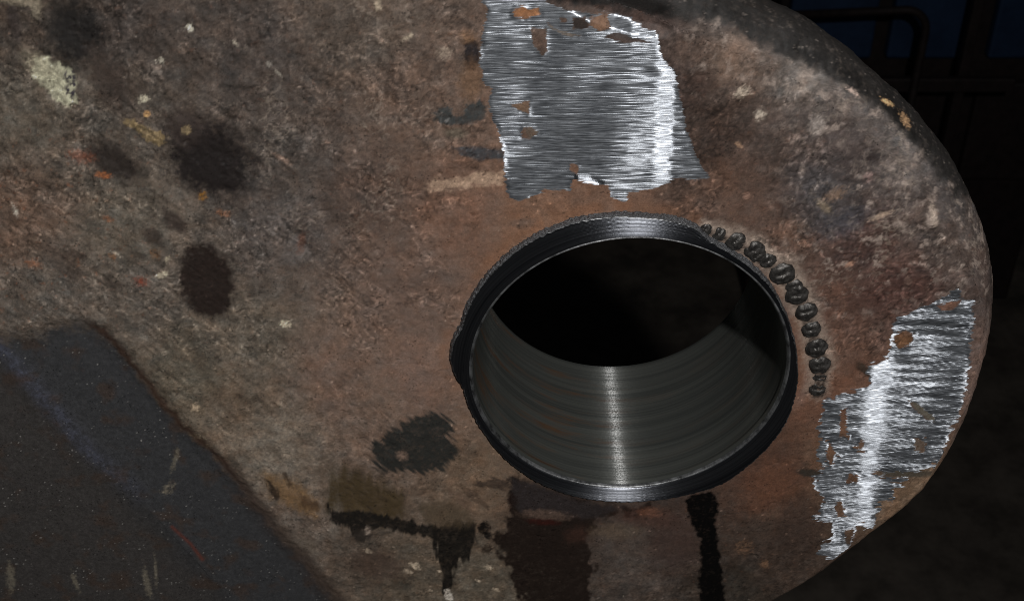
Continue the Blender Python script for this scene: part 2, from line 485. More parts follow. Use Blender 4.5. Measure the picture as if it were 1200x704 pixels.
    chip = sstep(0.52, 0.66, fbm(X, Z, 5.5, 2, 126)) * sstep(0.0, 0.3, fbm(X, Z, 80, 2, 127))
    A = A * (1 - 0.25 * chip[..., None]) + lin((158, 148, 134)) * 0.25 * chip[..., None]
    dark = sstep(0.30, 0.62, fbm(X, Z, 20, 5, 128, gain=0.66))
    A = A * (1 - 0.5 * dark[..., None])
    # black mill scale left on the upward rim
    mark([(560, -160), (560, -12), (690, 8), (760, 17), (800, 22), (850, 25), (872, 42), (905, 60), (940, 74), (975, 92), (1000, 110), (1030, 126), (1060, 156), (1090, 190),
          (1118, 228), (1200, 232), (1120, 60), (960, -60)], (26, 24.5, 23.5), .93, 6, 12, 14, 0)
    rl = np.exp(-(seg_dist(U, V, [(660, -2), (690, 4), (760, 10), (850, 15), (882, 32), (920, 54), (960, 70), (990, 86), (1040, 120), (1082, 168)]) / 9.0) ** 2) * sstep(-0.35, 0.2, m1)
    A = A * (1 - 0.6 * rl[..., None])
    fl = sstep(0.25, 0.5, fbm(X, Z, 7, 4, 130, gain=0.7)) * sstep(120, 60, V - 0.75 * (U - 900)) * sstep(560, 700, U) * sstep(260, 200, V)
    A = A * (1 - 0.5 * fl[..., None]) + lin((112, 104, 98)) * 0.5 * fl[..., None]
    # oil soaked and dirty marks, upper left
    blob(88, 38, 36, 44, -20, (24, 22, 21), 1.05, .6, .5, 14, 1)
    blob(130, 95, 24, 48, -32, (44, 36, 32), .75, .6, .5, 14, 2)
    blob(134, 190, 38, 20, 32, (36, 31, 28), 1.0, .55, .4, 10, 3)
    blob(246, 188, 62, 44, 38, (24, 20, 19), 1.1, .5, .4, 14, 4)
    blob(214, 150, 28, 22, 30, (44, 37, 34), .8, .6, .5, 12, 5)
    blob(241, 330, 33, 47, -14, (31, 24, 21), 1.05, .24, .26, 9, 6)
    blob(205, 260, 20, 10, 40, (46, 38, 34), .85, .5, .4, 8, 7)
    blob(178, 276, 14, 9, 40, (48, 40, 35), .8, .5, .4, 8, 8)
    blob(16, 26, 8, 24, -10, (44, 38, 36), .8, .5, .4, 8, 9)
    blob(90, 298, 14, 5, 15, (44, 36, 32), .7, .5, .4, 6, 10)
    blob(128, 330, 16, 10, 30, (52, 44, 38), .6, .5, .4, 6, 11)
    blob(78, 312, 12, 36, -45, (56, 46, 40), .6, .6, .4, 10, 12)
    # old paint and lime
    mark([(38, 72), (50, 68), (66, 76), (84, 82), (88, 96), (90, 122), (76, 126), (60, 112), (50, 100), (38, 92)], (142, 140, 120), .85, 3, 8, 8, 1)
    blob(46, 78, 26, 12, 40, (110, 104, 88), .5, .6, .5, 8, 20)
    for i in range(26):
        blob(74 + rng2.rand() * 14, 84 + rng2.rand() * 32, 1 + 1.8 * rng2.rand(), 1 + 1.8 * rng2.rand(), 0, (46, 42, 48), .8, .4, .3, 3, 30 + i)
    mark([(143, 143), (152, 138), (168, 148), (186, 154), (196, 162), (188, 172), (172, 166), (160, 152)], (98, 84, 60), .8, 1.6, 5, 5, 2)
    blob(218, 153, 6, 6, 0, (112, 98, 74), .85, .4, .4, 4, 21)
    blob(20, 1, 30, 6, 8, (128, 118, 102), .7, .6, .5, 6, 22)
    blob(172, 134, 4, 4, 0, (120, 92, 60), .8, .4, .4, 4, 23)
    for (u, v, ru, rv, rot, c) in [(222, 34, 4, 5, -30, (188, 184, 168)), (188, 72, 5, 3, 10, (178, 172, 156)), (168, 116, 7, 4, 0, (150, 144, 126)), (334, 380, 6, 4, 15, (182, 170, 148)),
                                   (190, 322, 7, 4, -20, (164, 154, 134)), (196, 304, 3, 4, 20, (150, 140, 120)), (136, 297, 8, 2, 25, (150, 140, 126)), (330, 186, 12, 3, 30, (120, 100, 88)),
                                   (18, 247, 3, 8, -20, (140, 132, 122)), (230, 478, 7, 5, 20, (158, 140, 118)), (229, 514, 10, 4, 0, (150, 136, 114)), (243, 525, 4, 3, 0, (150, 136, 114)),
                                   (478, 43, 8, 3, -30, (140, 128, 112)), (520, 62, 9, 7, 0, (118, 106, 94)), (42, 10, 6, 14, 0, (110, 102, 88)), (443, 6, 4, 7, 0, (132, 120, 104)),
                                   (275, 52, 6, 2, 45, (132, 124, 112)), (315, 76, 4, 4, 0, (128, 122, 114)), (326, 86, 6, 2, 40, (128, 122, 112)),
                                   (870, 108, 9, 6, -25, (150, 138, 124)), (891, 134, 6, 7, 10, (142, 132, 120)), (978, 228, 14, 7, -20, (140, 112, 88)), (966, 242, 12, 5, 45, (138, 120, 94)),
                                   (1018, 208, 6, 6, 0, (136, 114, 108)), (1030, 254, 16, 3, -22, (140, 122, 106)), (1094, 252, 5, 14, -8, (150, 136, 124)), (958, 146, 10, 12, 30, (126, 118, 112)),
                                   (1000, 108, 9, 3, 40, (150, 132, 122)), (1040, 120, 8, 3, 30, (176, 144, 106)), (1060, 140, 10, 4, 60, (140, 112, 84)), (1064, 330, 5, 8, 0, (110, 92, 82)), (1128, 398, 8, 6, 0, (112, 94, 74)),
                                   (996, 310, 6, 3, -30, (130, 100, 84)), (875, 230, 6, 4, 0, (112, 88, 76)), (866, 170, 5, 3, 30, (130, 104, 84)), (896, 660, 5, 5, 0, (98, 74, 56)), (872, 640, 10, 8, 0, (82, 62, 48)),
                                   (1000, 605, 5, 3, 0, (120, 100, 84)), (905, 600, 16, 7, -20, (80, 64, 54))]:
        blob(u, v, ru, rv, rot, c, .68, .6, .8, 3.5, int(u) % 90)
    # orange rust freckles, left
    for i in range(4):
        u, v = 5 + 210 * rng2.rand(), 165 + 190 * rng2.rand()
        blob(u, v, 3 + 8 * rng2.rand(), 2 + 4 * rng2.rand(), 50 * rng2.rand(), (100 + 20 * rng2.rand(), 62 + 10 * rng2.rand(), 40), .5, .8, .9, 4, i)
    blob(95, 183, 16, 8, 10, (96, 56, 40), .6, .7, .9, 5, 41)
    blob(120, 205, 10, 4, 10, (132, 78, 44), .6, .6, .6, 5, 42)
    blob(165, 330, 9, 6, 20, (104, 54, 40), .6, .7, .9, 4, 43)
    blob(237, 231, 5, 5, 0, (120, 84, 36), .7, .6, .8, 4, 44)
    blob(353, 285, 5, 14, 10, (84, 56, 44), .6, .6, .8, 6, 45)
    blob(262, 250, 10, 4, 10, (110, 76, 56), .6, .5, .5, 5, 46)
    # tan rub marks at the fillet, lower left
    mark([(308, 552), (330, 558), (352, 566), (374, 590), (372, 606), (344, 596), (318, 582)], (104, 78, 46), .55, 6, 6, 6, 5)
    mark([(311, 560), (318, 562), (328, 582), (326, 588), (316, 578)], (34, 27, 22), .9, 2, 5, 4, 6, rot=1.2, stretch=3)
    mark([(330, 552), (336, 554), (342, 568), (338, 570)], (44, 33, 24), .75, 2, 4, 4, 7, rot=1.2, stretch=3)
    mark([(352, 580), (374, 590), (373, 600), (352, 592)], (56, 40, 28), .65, 3, 6, 4, 8, rot=1.4, stretch=3)
    blob(352, 640, 24, 12, 20, (100, 92, 82), .5, .6, .4, 8, 47)
    blob(392, 590, 8, 44, 0, (104, 98, 90), .5, .6, .4, 8, 48)
    # the swept dry-brush marks and the black run
    mark([(386, 556), (402, 548), (424, 556), (452, 568), (474, 580), (476, 604), (450, 612), (400, 606), (385, 592)], (56, 46, 31), .95, 12, 14, 8, 9, rot=1.57, stretch=4)
    mark([(434, 520), (452, 512), (462, 500), (482, 494), (488, 486), (510, 483), (520, 488), (530, 500), (526, 508), (538, 530), (520, 548), (500, 556), (474, 550), (452, 556), (438, 540)],
         (33, 33, 31), 1.0, 4.0, 15, 5, 10, rot=0.75, stretch=7)
    blob(471, 533, 7, 6, 40, (94, 78, 68), .7, .5, .5, 5, 49)
    mark([(383, 590), (392, 600), (420, 598), (445, 602), (470, 608), (496, 613), (512, 618), (512, 630), (490, 626), (462, 620), (430, 618), (416, 626), (400, 612), (386, 610)],
         (25, 23, 21), .97, 2.0, 7, 6, 11, rot=1.57, stretch=5, gloss=.3)
    blob(424, 626, 12, 9, 0, (34, 30, 27), .9, .4, .5, 6, 50)
    blob(431, 621, 4, 6, 10, (120, 108, 98), .7, .5, .4, 4, 51)
    mark([(506, 618), (524, 612), (544, 610), (560, 612), (558, 630), (552, 645), (545, 660), (538, 655), (532, 668), (528, 688), (521, 692), (518, 668), (512, 650), (507, 634)],
         (23, 21, 19), .97, 2.0, 9, 6, 12, rot=1.57, stretch=5, gloss=.3)
    mark([(490, 592), (516, 586), (548, 594), (556, 614), (520, 616), (500, 612)], (66, 56, 44), .75, 6, 7, 6, 13, rot=1.57, stretch=3)
    blob(568, 618, 8, 8, 0, (20, 17, 15), .97, .25, .3, 5, 52, gloss=.35)
    blob(572, 627, 5, 5, 0, (20, 17, 15), .9, .3, .3, 5, 53)
    blob(571, 643, 7, 6, 0, (40, 32, 26), .7, .4, .7, 3, 54)
    mark([(556, 568), (572, 560), (598, 560), (600, 572), (580, 570)], (46, 38, 33), .8, 2, 7, 6, 14, rot=0.6, stretch=4)
    mark([(540, 576), (552, 572), (574, 592), (572, 598)], (58, 46, 38), .6, 2.5, 6, 5, 15, rot=0.6, stretch=4)
    mark([(520, 570), (545, 580), (560, 596), (540, 592)], (78, 62, 52), .5, 3, 6, 5, 16, rot=0.6, stretch=4)
    blob(526, 697, 5, 8, -20, (168, 160, 150), .8, .4, .5, 4, 55)
    for (u, v, r) in [(487, 662, 5), (478, 668, 4), (572, 664, 4), (580, 690, 3), (432, 645, 4), (560, 680, 2), (515, 668, 2), (504, 690, 2)]:
        blob(u, v, r * 1.5, r * .7, 20, (154, 140, 122), .75, .5, .6, 3, int(u) % 70)
    blob(440, 660, 40, 18, 10, (58, 45, 38), .6, .6, .5, 10, 56)
    # wet oil below the bore
    mark([(598, 556), (612, 560), (650, 578), (700, 592), (760, 592), (760, 600), (705, 606), (692, 618), (690, 632), (694, 660), (690, 690), (700, 720), (622, 720), (606, 690), (594, 660), (580, 632), (590, 616),
          (598, 602), (596, 580)], (27, 21, 18), 1.0, 4, 15, 12, 17, gloss=.4)
    mark([(600, 560), (625, 566), (680, 588), (730, 594), (700, 606), (650, 606), (612, 600), (599, 590)], (38, 34, 34), .85, 4, 5, 9, 18, gloss=.4)
    blob(640, 603, 30, 7, 4, (76, 62, 54), .7, .5, .5, 7, 57)
    blob(637, 611, 20, 4, 4, (40, 18, 15), .9, .5, .4, 6, 58)
    blob(676, 626, 16, 10, -20, (50, 34, 28), .6, .7, .6, 8, 59)
    blob(600, 586, 6, 9, 0, (22, 14, 12), .9, .4, .5, 5, 60)
    blob(720, 622, 30, 10, 0, (78, 66, 54), .5, .6, .5, 8, 61)
    blob(790, 640, 36, 34, 0, (52, 39, 35), .55, .6, .5, 10, 62)
    blob(760, 605, 40, 12, 4, (60, 42, 36), .6, .6, .4, 9, 63)
    blob(762, 600, 14, 6, 0, (90, 60, 46), .6, .6, .5, 6, 64)
    mark([(802, 586), (814, 578), (836, 576), (842, 590), (838, 610), (842, 640), (846, 672), (852, 720), (818, 720), (821, 690), (817, 684), (822, 664), (820, 630), (810, 612)],
         (7, 6.5, 6.5), 1.05, 2, 5, 7, 19, gloss=.3)
    # darkened zones right and lower right
    blob(905, 570, 40, 30, -30, (88, 58, 42), .5, .7, .5, 10, 65)
    blob(940, 620, 40, 40, 0, (46, 36, 31), .6, .7, .6, 12, 66)
    blob(960, 230, 46, 40, 20, (54, 52, 53), .6, .7, .6, 12, 67)
    blob(1000, 180, 36, 30, 20, (58, 50, 48), .6, .7, .7, 12, 68)
    blob(988, 262, 40, 16, -20, (50, 52, 58), .55, .7, .5, 10, 69)
    blob(1024, 188, 8, 7, 0, (38, 32, 31), .85, .4, .4, 5, 70)
    blob(1050, 340, 60, 26, -10, (56, 38, 34), .6, .7, .6, 12, 71)
    blob(950, 555, 18, 5, 8, (36, 34, 30), .9, .4, .4, 5, 72)
    blob(1012, 432, 14, 5, 40, (42, 34, 28), .9, .4, .5, 5, 73)
    blob(1062, 575, 14, 6, -40, (76, 60, 46), .5, .6, .4, 6, 74)
    # smears left of the upper ground patch
    mark([(544, 52), (556, 46), (562, 60), (562, 74), (553, 84), (545, 78)], (30, 27, 28), .96, 2, 4, 5, 20, gloss=.45)
    blob(552, 95, 16, 26, 0, (96, 72, 52), .5, .6, .5, 8, 75)
    blob(548, 44, 10, 8, 0, (100, 76, 56), .5, .6, .5, 6, 76)
    mark([(508, 140), (512, 128), (526, 124), (532, 134), (540, 138), (546, 124), (562, 118), (570, 126), (566, 140), (548, 146), (524, 147)], (46, 48, 48), .93, 2.5, 6, 5, 21, gloss=.45)
    mark([(530, 173), (555, 172), (590, 176), (594, 188), (566, 188), (540, 182)], (52, 52, 54), .93, 2.5, 5, 5, 22, rot=0.1, stretch=3, gloss=.45)
    blob(534, 156, 14, 7, 0, (76, 72, 62), .6, .6, .4, 6, 77)
    mark([(498, 218), (512, 210), (540, 210), (560, 203), (590, 203), (590, 216), (560, 218), (530, 222), (505, 224)], (142, 120, 102), .72, 4, 9, 6, 23, rot=0.05, stretch=2)
    blob(616, 262, 16, 7, 0, (76, 66, 60), .6, .6, .5, 6, 78)
    blob(625, 156, 10, 8, 0, (74, 66, 58), .9, .5, .3, 6, 79)
    blob(610, 126, 12, 8, 0, (92, 74, 60), .9, .5, .3, 6, 80)
    blob(617, 15, 18, 8, 0, (124, 86, 58), .9, .5, .4, 6, 81)
    blob(681, 28, 11, 9, 0, (36, 30, 27), .95, .3, .2, 6, 82)
    blob(703, 28, 13, 9, 0, (100, 76, 60), .9, .4, .3, 6, 83)
    blob(738, 42, 28, 7, 12, (58, 52, 50), .9, .5, .3, 6, 84)
    blob(660, 38, 24, 6, 14, (84, 78, 72), .9, .5, .3, 6, 85)
    blob(1084, 482, 22, 6, 40, (78, 74, 66), .95, .4, .3, 6, 86)
    blob(1010, 521, 5, 9, 20, (84, 66, 54), .95, .4, .3, 6, 87)
    blob(1060, 554, 36, 5, 0, (58, 54, 47), .95, .4, .3, 6, 88)
    blob(1076, 522, 10, 8, 0, (78, 68, 60), .95, .4, .3, 6, 89)
    blob(1112, 358, 18, 6, -12, (90, 66, 55), .9, .4, .3, 6, 90)
    blob(1058, 400, 16, 12, 0, (84, 60, 42), .9, .5, .4, 6, 91)
    # rust bloom beside the ring, heat halo beside the beads
    pr, pz_ = np.arctan2(Z, X), np.hypot(X, Z)
    hal = np.exp(-((pz_ - rout(pr) - 9) / 8.0) ** 2) * sstep(0.05, 0.4, gn(pr * 8, pz_ * 0 + 3.3, 140) + 0.35) * sstep(-0.2, 0.5, np.sin(pr) + 0.4)
    A = A * (1 - 0.35 * hal[..., None]) + lin((116, 80, 56)) * 0.28 * hal[..., None]
    gap = np.exp(-((pz_ - 212) / 7.0) ** 2) * sstep(1.05, 0.9, pr) * sstep(-0.35, -0.2, pr)
    A = A * (1 - 0.6 * gap[..., None]) + lin((98, 80, 72)) * 0.6 * gap[..., None]
    for (u, v, r) in BEADS:
        blob(u, v - 1, r * 1.75, r * 1.75, 0, (122, 110, 100), .75, .7, .4, 5, int(u) % 60)
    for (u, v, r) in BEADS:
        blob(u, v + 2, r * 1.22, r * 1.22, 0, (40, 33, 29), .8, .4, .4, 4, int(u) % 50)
    # web plate: worn dark paint
    wn = fbm(X, Z, 40, 4, 150)
    wc = lin((46, 46.5, 48)) * np.ones(U.shape + (1,))
    brown = sstep(-14, 26, -side_f(U, V) + 18 * wn)
    wc = wc * (1 - brown[..., None]) + lin((49, 47, 46)) * brown[..., None]
    bl = np.exp(-((seg_dist(U, V, RIDGE[:5]) - 1) / 9.0) ** 2) * sstep(640, 520, V)
    bl = bl * (0.5 + 0.9 * np.clip(0.5 + 2 * m2 + m3, 0, 1))
    wc = wc * (1 - 0.6 * bl[..., None]) + lin((58, 60, 70)) * 0.6 * bl[..., None]
    rd = np.exp(-(seg_dist(U, V, [(200, 622), (222, 642), (236, 660)]) / 2.0) ** 2)
    rb = sstep(0.05, 0.4, wn) 
    wc = wc * (1 - 0.6 * rb[..., None]) + lin((54, 43, 36)) * 0.6 * rb[..., None]
    wc = wc * np.exp(0.5 * m3 + 0.3 * m2)[..., None]
    wc = wc * (1 - 0.8 * rd[..., None]) + lin((92, 52, 44)) * 0.6 * rd[..., None]
    spk = sstep(0.60, 0.72, gn(X / 2.6, Z / 2.6, 151)) * sstep(-0.2, 0.3, fbm(X, Z, 50, 2, 152))
    wc = wc * (1 - 0.55 * spk[..., None]) + lin((150, 148, 144)) * 0.55 * spk[..., None]
    sw_ = 1 + 1.6 * sstep(150, 90, U)
    wm = sstep(-5 * sw_, 6 * sw_, sdw + 8 * sw_ * m2)
    A = A * (1 - wm[..., None]) + wc * wm[..., None]
    R = R * (1 - wm) + 0.5 * wm
    # dark brown line along the fillet, wider and softer at its lower end
    gr = np.exp(-((sdw + 3) / 5.5) ** 2) * sstep(90, 115, U) * sstep(330, 260, U)
    A = A * (1 - 0.85 * gr[..., None]) + lin((46, 31, 24)) * 0.85 * gr[..., None]
    gr2 = np.exp(-((sdw + 4) / 11) ** 2) * sstep(240, 300, U)
    A = A * (1 - 0.7 * gr2[..., None]) + lin((48, 39, 35)) * 0.8 * gr2[..., None]
    for (u, v, ru, rv, rot) in [(9, 684, 5, 17, -4), (170, 690, 4, 18, -12), (180, 676, 2, 18, -4), (203, 545, 3, 14, 14), (195, 578, 8, 5, -40), (85, 688, 3, 12, -20)]:
        blob(u, v, ru, rv, rot, (100, 94, 82), .6, .7, 1.1, 5, 92)
    return np.clip(A * GAIN, 0.004, 0.8), np.clip(R + 0.10 * m2, 0.25, 0.95)

def side_f(u, v):
    return ((u - 0) * 0.735 - (v - 415) * 0.678)

rng2 = np.random.RandomState(21)
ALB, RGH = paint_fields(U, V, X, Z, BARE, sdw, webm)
def hairlines(n, u0, u1, v0, v1, lmin, lmax, gain, ang0, angs, seed, curl=0.06):
    """fine scratches and fibres rubbed into the rust"""
    g_ = np.random.RandomState(seed)
    lay = np.zeros((nz, nx))
    uu, vv = g_.uniform(u0, u1, n), g_.uniform(v0, v1, n)
    px, pz = unproject(uu, vv)
    th = ang0 + angs * g_.randn(n)
    ln = g_.uniform(lmin, lmax, n)
    amp = gain * (0.4 + 0.6 * g_.rand(n))
    cu = curl * g_.randn(n)
    steps = int(lmax / 1.0)
    for k in range(steps):
        ok = k < ln
        fi, fj = (px - x0) / G, (pz - z0) / G
        i0, j0 = np.floor(fi).astype(int), np.floor(fj).astype(int)
        ok &= (i0 >= 0) & (j0 >= 0) & (i0 < nx - 1) & (j0 < nz - 1)
        a_, b_ = fi - i0, fj - j0
        tap = amp * np.sin(np.pi * np.clip((k + 0.5) / ln, 0, 1)) ** 0.5
        for di, dj, w_ in ((0, 0, (1 - a_) * (1 - b_)), (1, 0, a_ * (1 - b_)), (0, 1, (1 - a_) * b_), (1, 1, a_ * b_)):
            np.add.at(lay, (j0[ok] + dj, i0[ok] + di), (tap * w_)[ok])
        px = px + np.cos(th)
        pz = pz + np.sin(th)
        th = th + cu
    return lay
hl = hairlines(5200, -40, 560, -30, 420, 4, 16, .22, 0.3, 1.6, 5, 0.10)
hl -= hairlines(4200, -40, 560, -30, 420, 4, 18, .22, 0.3, 1.6, 6, 0.10)
hl += hairlines(2600, -40, 480, 60, 640, 10, 44, .10, math.radians(-47), 0.16, 7, 0.004)
hl -= hairlines(2600, -40, 480, 60, 640, 10, 44, .12, math.radians(-47), 0.16, 8, 0.004)
hl += hairlines(3400, 780, 1170, 20, 420, 4, 15, .26, 2.2, 1.2, 9, 0.10) - hairlines(3400, 780, 1170, 20, 420, 4, 15, .26, 2.2, 1.2, 10, 0.10)
hl += hairlines(2200, 380, 960, 200, 704, 5, 22, .10, 2.6, 0.6, 11, 0.02) - hairlines(2200, 380, 960, 200, 704, 5, 22, .12, 2.6, 0.6, 12, 0.02)
hl += hairlines(1800, -40, 1160, -30, 720, 1, 3, .9, 0, 2, 13) - hairlines(2600, -40, 1160, -30, 720, 1, 4, .8, 0, 2, 14)
hl *= 1 - 0.7 * sstep(0, 6, sdw)
hl *= 0.25 + 1.1 * sstep(-0.22, 0.28, fbm(X, Z, 70, 3, 195))
ALB = np.clip(ALB * np.exp(np.clip(1.6 * hl, -0.8, 0.9))[..., None], 0.004, 0.8)

# ------------------------------------------------------------------ materials
def new_mat(name):
    m = bpy.data.materials.new(name)
    m.use_nodes = True
    nt = m.node_tree
    b = nt.nodes['Principled BSDF']
    return m, nt, b

class NT:
    def __init__(s, nt):
        s.nt = nt
    def n(s, t, **kw):
        o = s.nt.nodes.new(t)
        for k, v in kw.items():
            setattr(o, k, v)
        return o
    def l(s, a, b):
        s.nt.links.new(a, b)
    def val(s, sock, v):
        if hasattr(v, 'is_output'):
            s.l(v, sock)
        else:
            sock.default_value = v
    def math(s, op, a, b=0.0, c=None, clamp=False):
        o = s.n('ShaderNodeMath', operation=op, use_clamp=clamp)
        s.val(o.inputs[0], a)
        s.val(o.inputs[1], b)
        if c is not None:
            s.val(o.inputs[2], c)
        return o.outputs[0]
    def mix(s, f, a, b):
        o = s.n('ShaderNodeMix', data_type='RGBA')
        s.val(o.inputs[0], f)
        s.val(o.inputs[6], a)
        s.val(o.inputs[7], b)
        return o.outputs[2]
    def mixf(s, f, a, b):
        o = s.n('ShaderNodeMix', data_type='FLOAT')
        s.val(o.inputs[0], f)
        s.val(o.inputs[2], a)
        s.val(o.inputs[3], b)
        return o.outputs[0]
    def ramp(s, f, a, b, lo=0.0, hi=1.0):
        o = s.n('ShaderNodeMapRange', interpolation_type='SMOOTHSTEP')
        s.val(o.inputs[0], f)
        o.inputs[1].default_value = a
        o.inputs[2].default_value = b
        o.inputs[3].default_value = lo
        o.inputs[4].default_value = hi
        return o.outputs[0]
    def coords(s, scale, rot=(0, 0, 0)):
        t = s.n('ShaderNodeTexCoord')
        m = s.n('ShaderNodeMapping')
        m.inputs['Scale'].default_value = scale
        m.inputs['Rotation'].default_value = rot
        s.l(t.outputs['Object'], m.inputs['Vector'])
        return m.outputs[0]
    def noise(s, vec, scale=1.0, detail=3.0, rough=0.6):
        o = s.n('ShaderNodeTexNoise')
        s.l(vec, o.inputs['Vector'])
        o.inputs['Scale'].default_value = scale
        o.inputs['Detail'].default_value = detail
        o.inputs['Roughness'].default_value = rough
        return o.outputs['Fac']
    def bump(s, h, dist, strength=1.0, normal=None):
        o = s.n('ShaderNodeBump')
        s.val(o.inputs['Height'], h)
        o.inputs['Distance'].default_value = dist
        o.inputs['Strength'].default_value = strength
        if normal is not None:
            s.l(normal, o.inputs['Normal'])
        return o.outputs[0]

PX = 1.0 / K

def plate_material(name, tilt):
    m, nt, b = new_mat(name)
    t = NT(nt)
    at = t.n('ShaderNodeAttribute', attribute_name='albedo')
    ar = t.n('ShaderNodeAttribute', attribute_name='rough')
    ab = t.n('ShaderNodeAttribute', attribute_name='bare')
    c = t.coords((PX, PX, PX))
    fine = t.noise(c, 0.55, 4, 0.7)
    grain = t.noise(c, 1.6, 2, 0.6)
    k = t.math('ADD', t.math('MULTIPLY', fine, 1.0), t.math('MULTIPLY', grain, 0.9))
    k = t.math('ADD', k, 0.06)
    vo = t.n('ShaderNodeTexVoronoi', feature='F1')
    t.l(c, vo.inputs['Vector'])
    vo.inputs['Scale'].default_value = 0.22
    pits = t.math('MULTIPLY', t.ramp(vo.outputs['Distance'], 0.16, 0.30, 1.0, 0.0), t.ramp(t.noise(c, 0.03, 3, 0.6), 0.5, 0.62))
    k = t.math('MULTIPLY', k, t.math('SUBTRACT', 1.0, t.math('MULTIPLY', pits, 0.5)))
    dull = t.n('ShaderNodeVectorMath', operation='SCALE')
    t.l(at.outputs['Color'], dull.inputs[0])
    t.l(k, dull.inputs['Scale'])
    # ground bright metal
    vr = t.n('ShaderNodeVectorRotate', rotation_type='Y_AXIS')
    t.l(c, vr.inputs['Vector'])
    vr.inputs['Angle'].default_value = tilt
    def stretch(sc):
        mp = t.n('ShaderNodeMapping')
        mp.inputs['Scale'].default_value = sc
        t.l(vr.outputs[0], mp.inputs['Vector'])
        return mp.outputs[0]
    cs = stretch((0.07, 0.2, 0.75))
    cs2 = stretch((0.05, 0.1, 1.2))
    s1 = t.noise(cs, 1.0, 3, 0.65)
    s2 = t.noise(cs2, 1.0, 2, 0.6)
    tone = t.math('ADD', t.math('MULTIPLY', s1, 0.6), t.math('MULTIPLY', s2, 0.5))
    patchy = t.noise(c, 0.03, 3, 0.6)
    tone = t.math('ADD', tone, t.math('MULTIPLY', t.math('SUBTRACT', patchy, 0.5), 0.35))
    tf = t.ramp(tone, 0.34, 0.82)
    metal = t.mix(tf, (0.085, 0.094, 0.108, 1), (0.44, 0.47, 0.51, 1))
    ragged = t.math('MULTIPLY', t.math('SUBTRACT', s1, 0.5), 9.0)
    f = t.ramp(t.math('ADD', ab.outputs['Fac'], ragged), -0.8, 1.0)
    t.l(t.mix(f, dull.outputs[0], metal), b.inputs['Base Color'])
    t.l(t.math('MULTIPLY', f, 0.78), b.inputs['Metallic'])
    t.l(t.mixf(f, t.math('ADD', ar.outputs['Fac'], t.math('MULTIPLY', t.math('SUBTRACT', fine, 0.5), 0.25)), 0.47), b.inputs['Roughness'])
    b.inputs['Specular IOR Level'].default_value = 0.35
    hd = t.math('ADD', t.math('MULTIPLY', fine, 1.0), t.math('MULTIPLY', grain, 0.4))
    hb = t.math('ADD', t.math('MULTIPLY', t.noise(stretch((0.03, 0.1, 0.6)), 1.0, 1, 0.5), 1.1), t.math('MULTIPLY', t.noise(stretch((0.025, 0.1, 1.2)), 1.0, 0, 0.5), 1.2))
    af = t.n('ShaderNodeAttribute', attribute_name='facet')
    nf = t.bump(af.outputs['Fac'], 1.0 * K, 1.0)
    n_metal = t.bump(hb, 0.55 * K, 0.8, nf)
    n_dull = t.bump(hd, 0.42 * K, 0.8)
    mv = t.n('ShaderNodeMix', data_type='VECTOR')
    t.l(f, mv.inputs[0])
    t.l(n_dull, mv.inputs[4])
    t.l(n_metal, mv.inputs[5])
    t.l(mv.outputs[1], b.inputs['Normal'])
    tv = t.n('ShaderNodeCombineXYZ')
    tv.inputs[0].default_value = -math.sin(tilt)
    tv.inputs[2].default_value = math.cos(tilt)
    t.l(tv.outputs[0], b.inputs['Tangent'])
    t.l(t.math('MULTIPLY', f, 0.75), b.inputs['Anisotropic'])
    g = t.n('ShaderNodeBsdfAnisotropic', distribution='GGX')
    t.l(t.mix(t.ramp(tone, 0.3, 0.78), (0.16, 0.175, 0.20, 1), (0.74, 0.79, 0.86, 1)), g.inputs['Color'])
    g.inputs['Roughness'].default_value = 0.37
    g.inputs['Anisotropy'].default_value = -0.84
    t.l(tv.outputs[0], g.inputs['Tangent'])
    t.l(n_metal, g.inputs['Normal'])
    mx = t.n('ShaderNodeMixShader')
    t.l(t.math('MULTIPLY', f, 0.42), mx.inputs[0])
    t.l(b.outputs[0], mx.inputs[1])
    t.l(g.outputs[0], mx.inputs[2])
    t.l(mx.outputs[0], nt.nodes['Material Output'].inputs['Surface'])
    return m

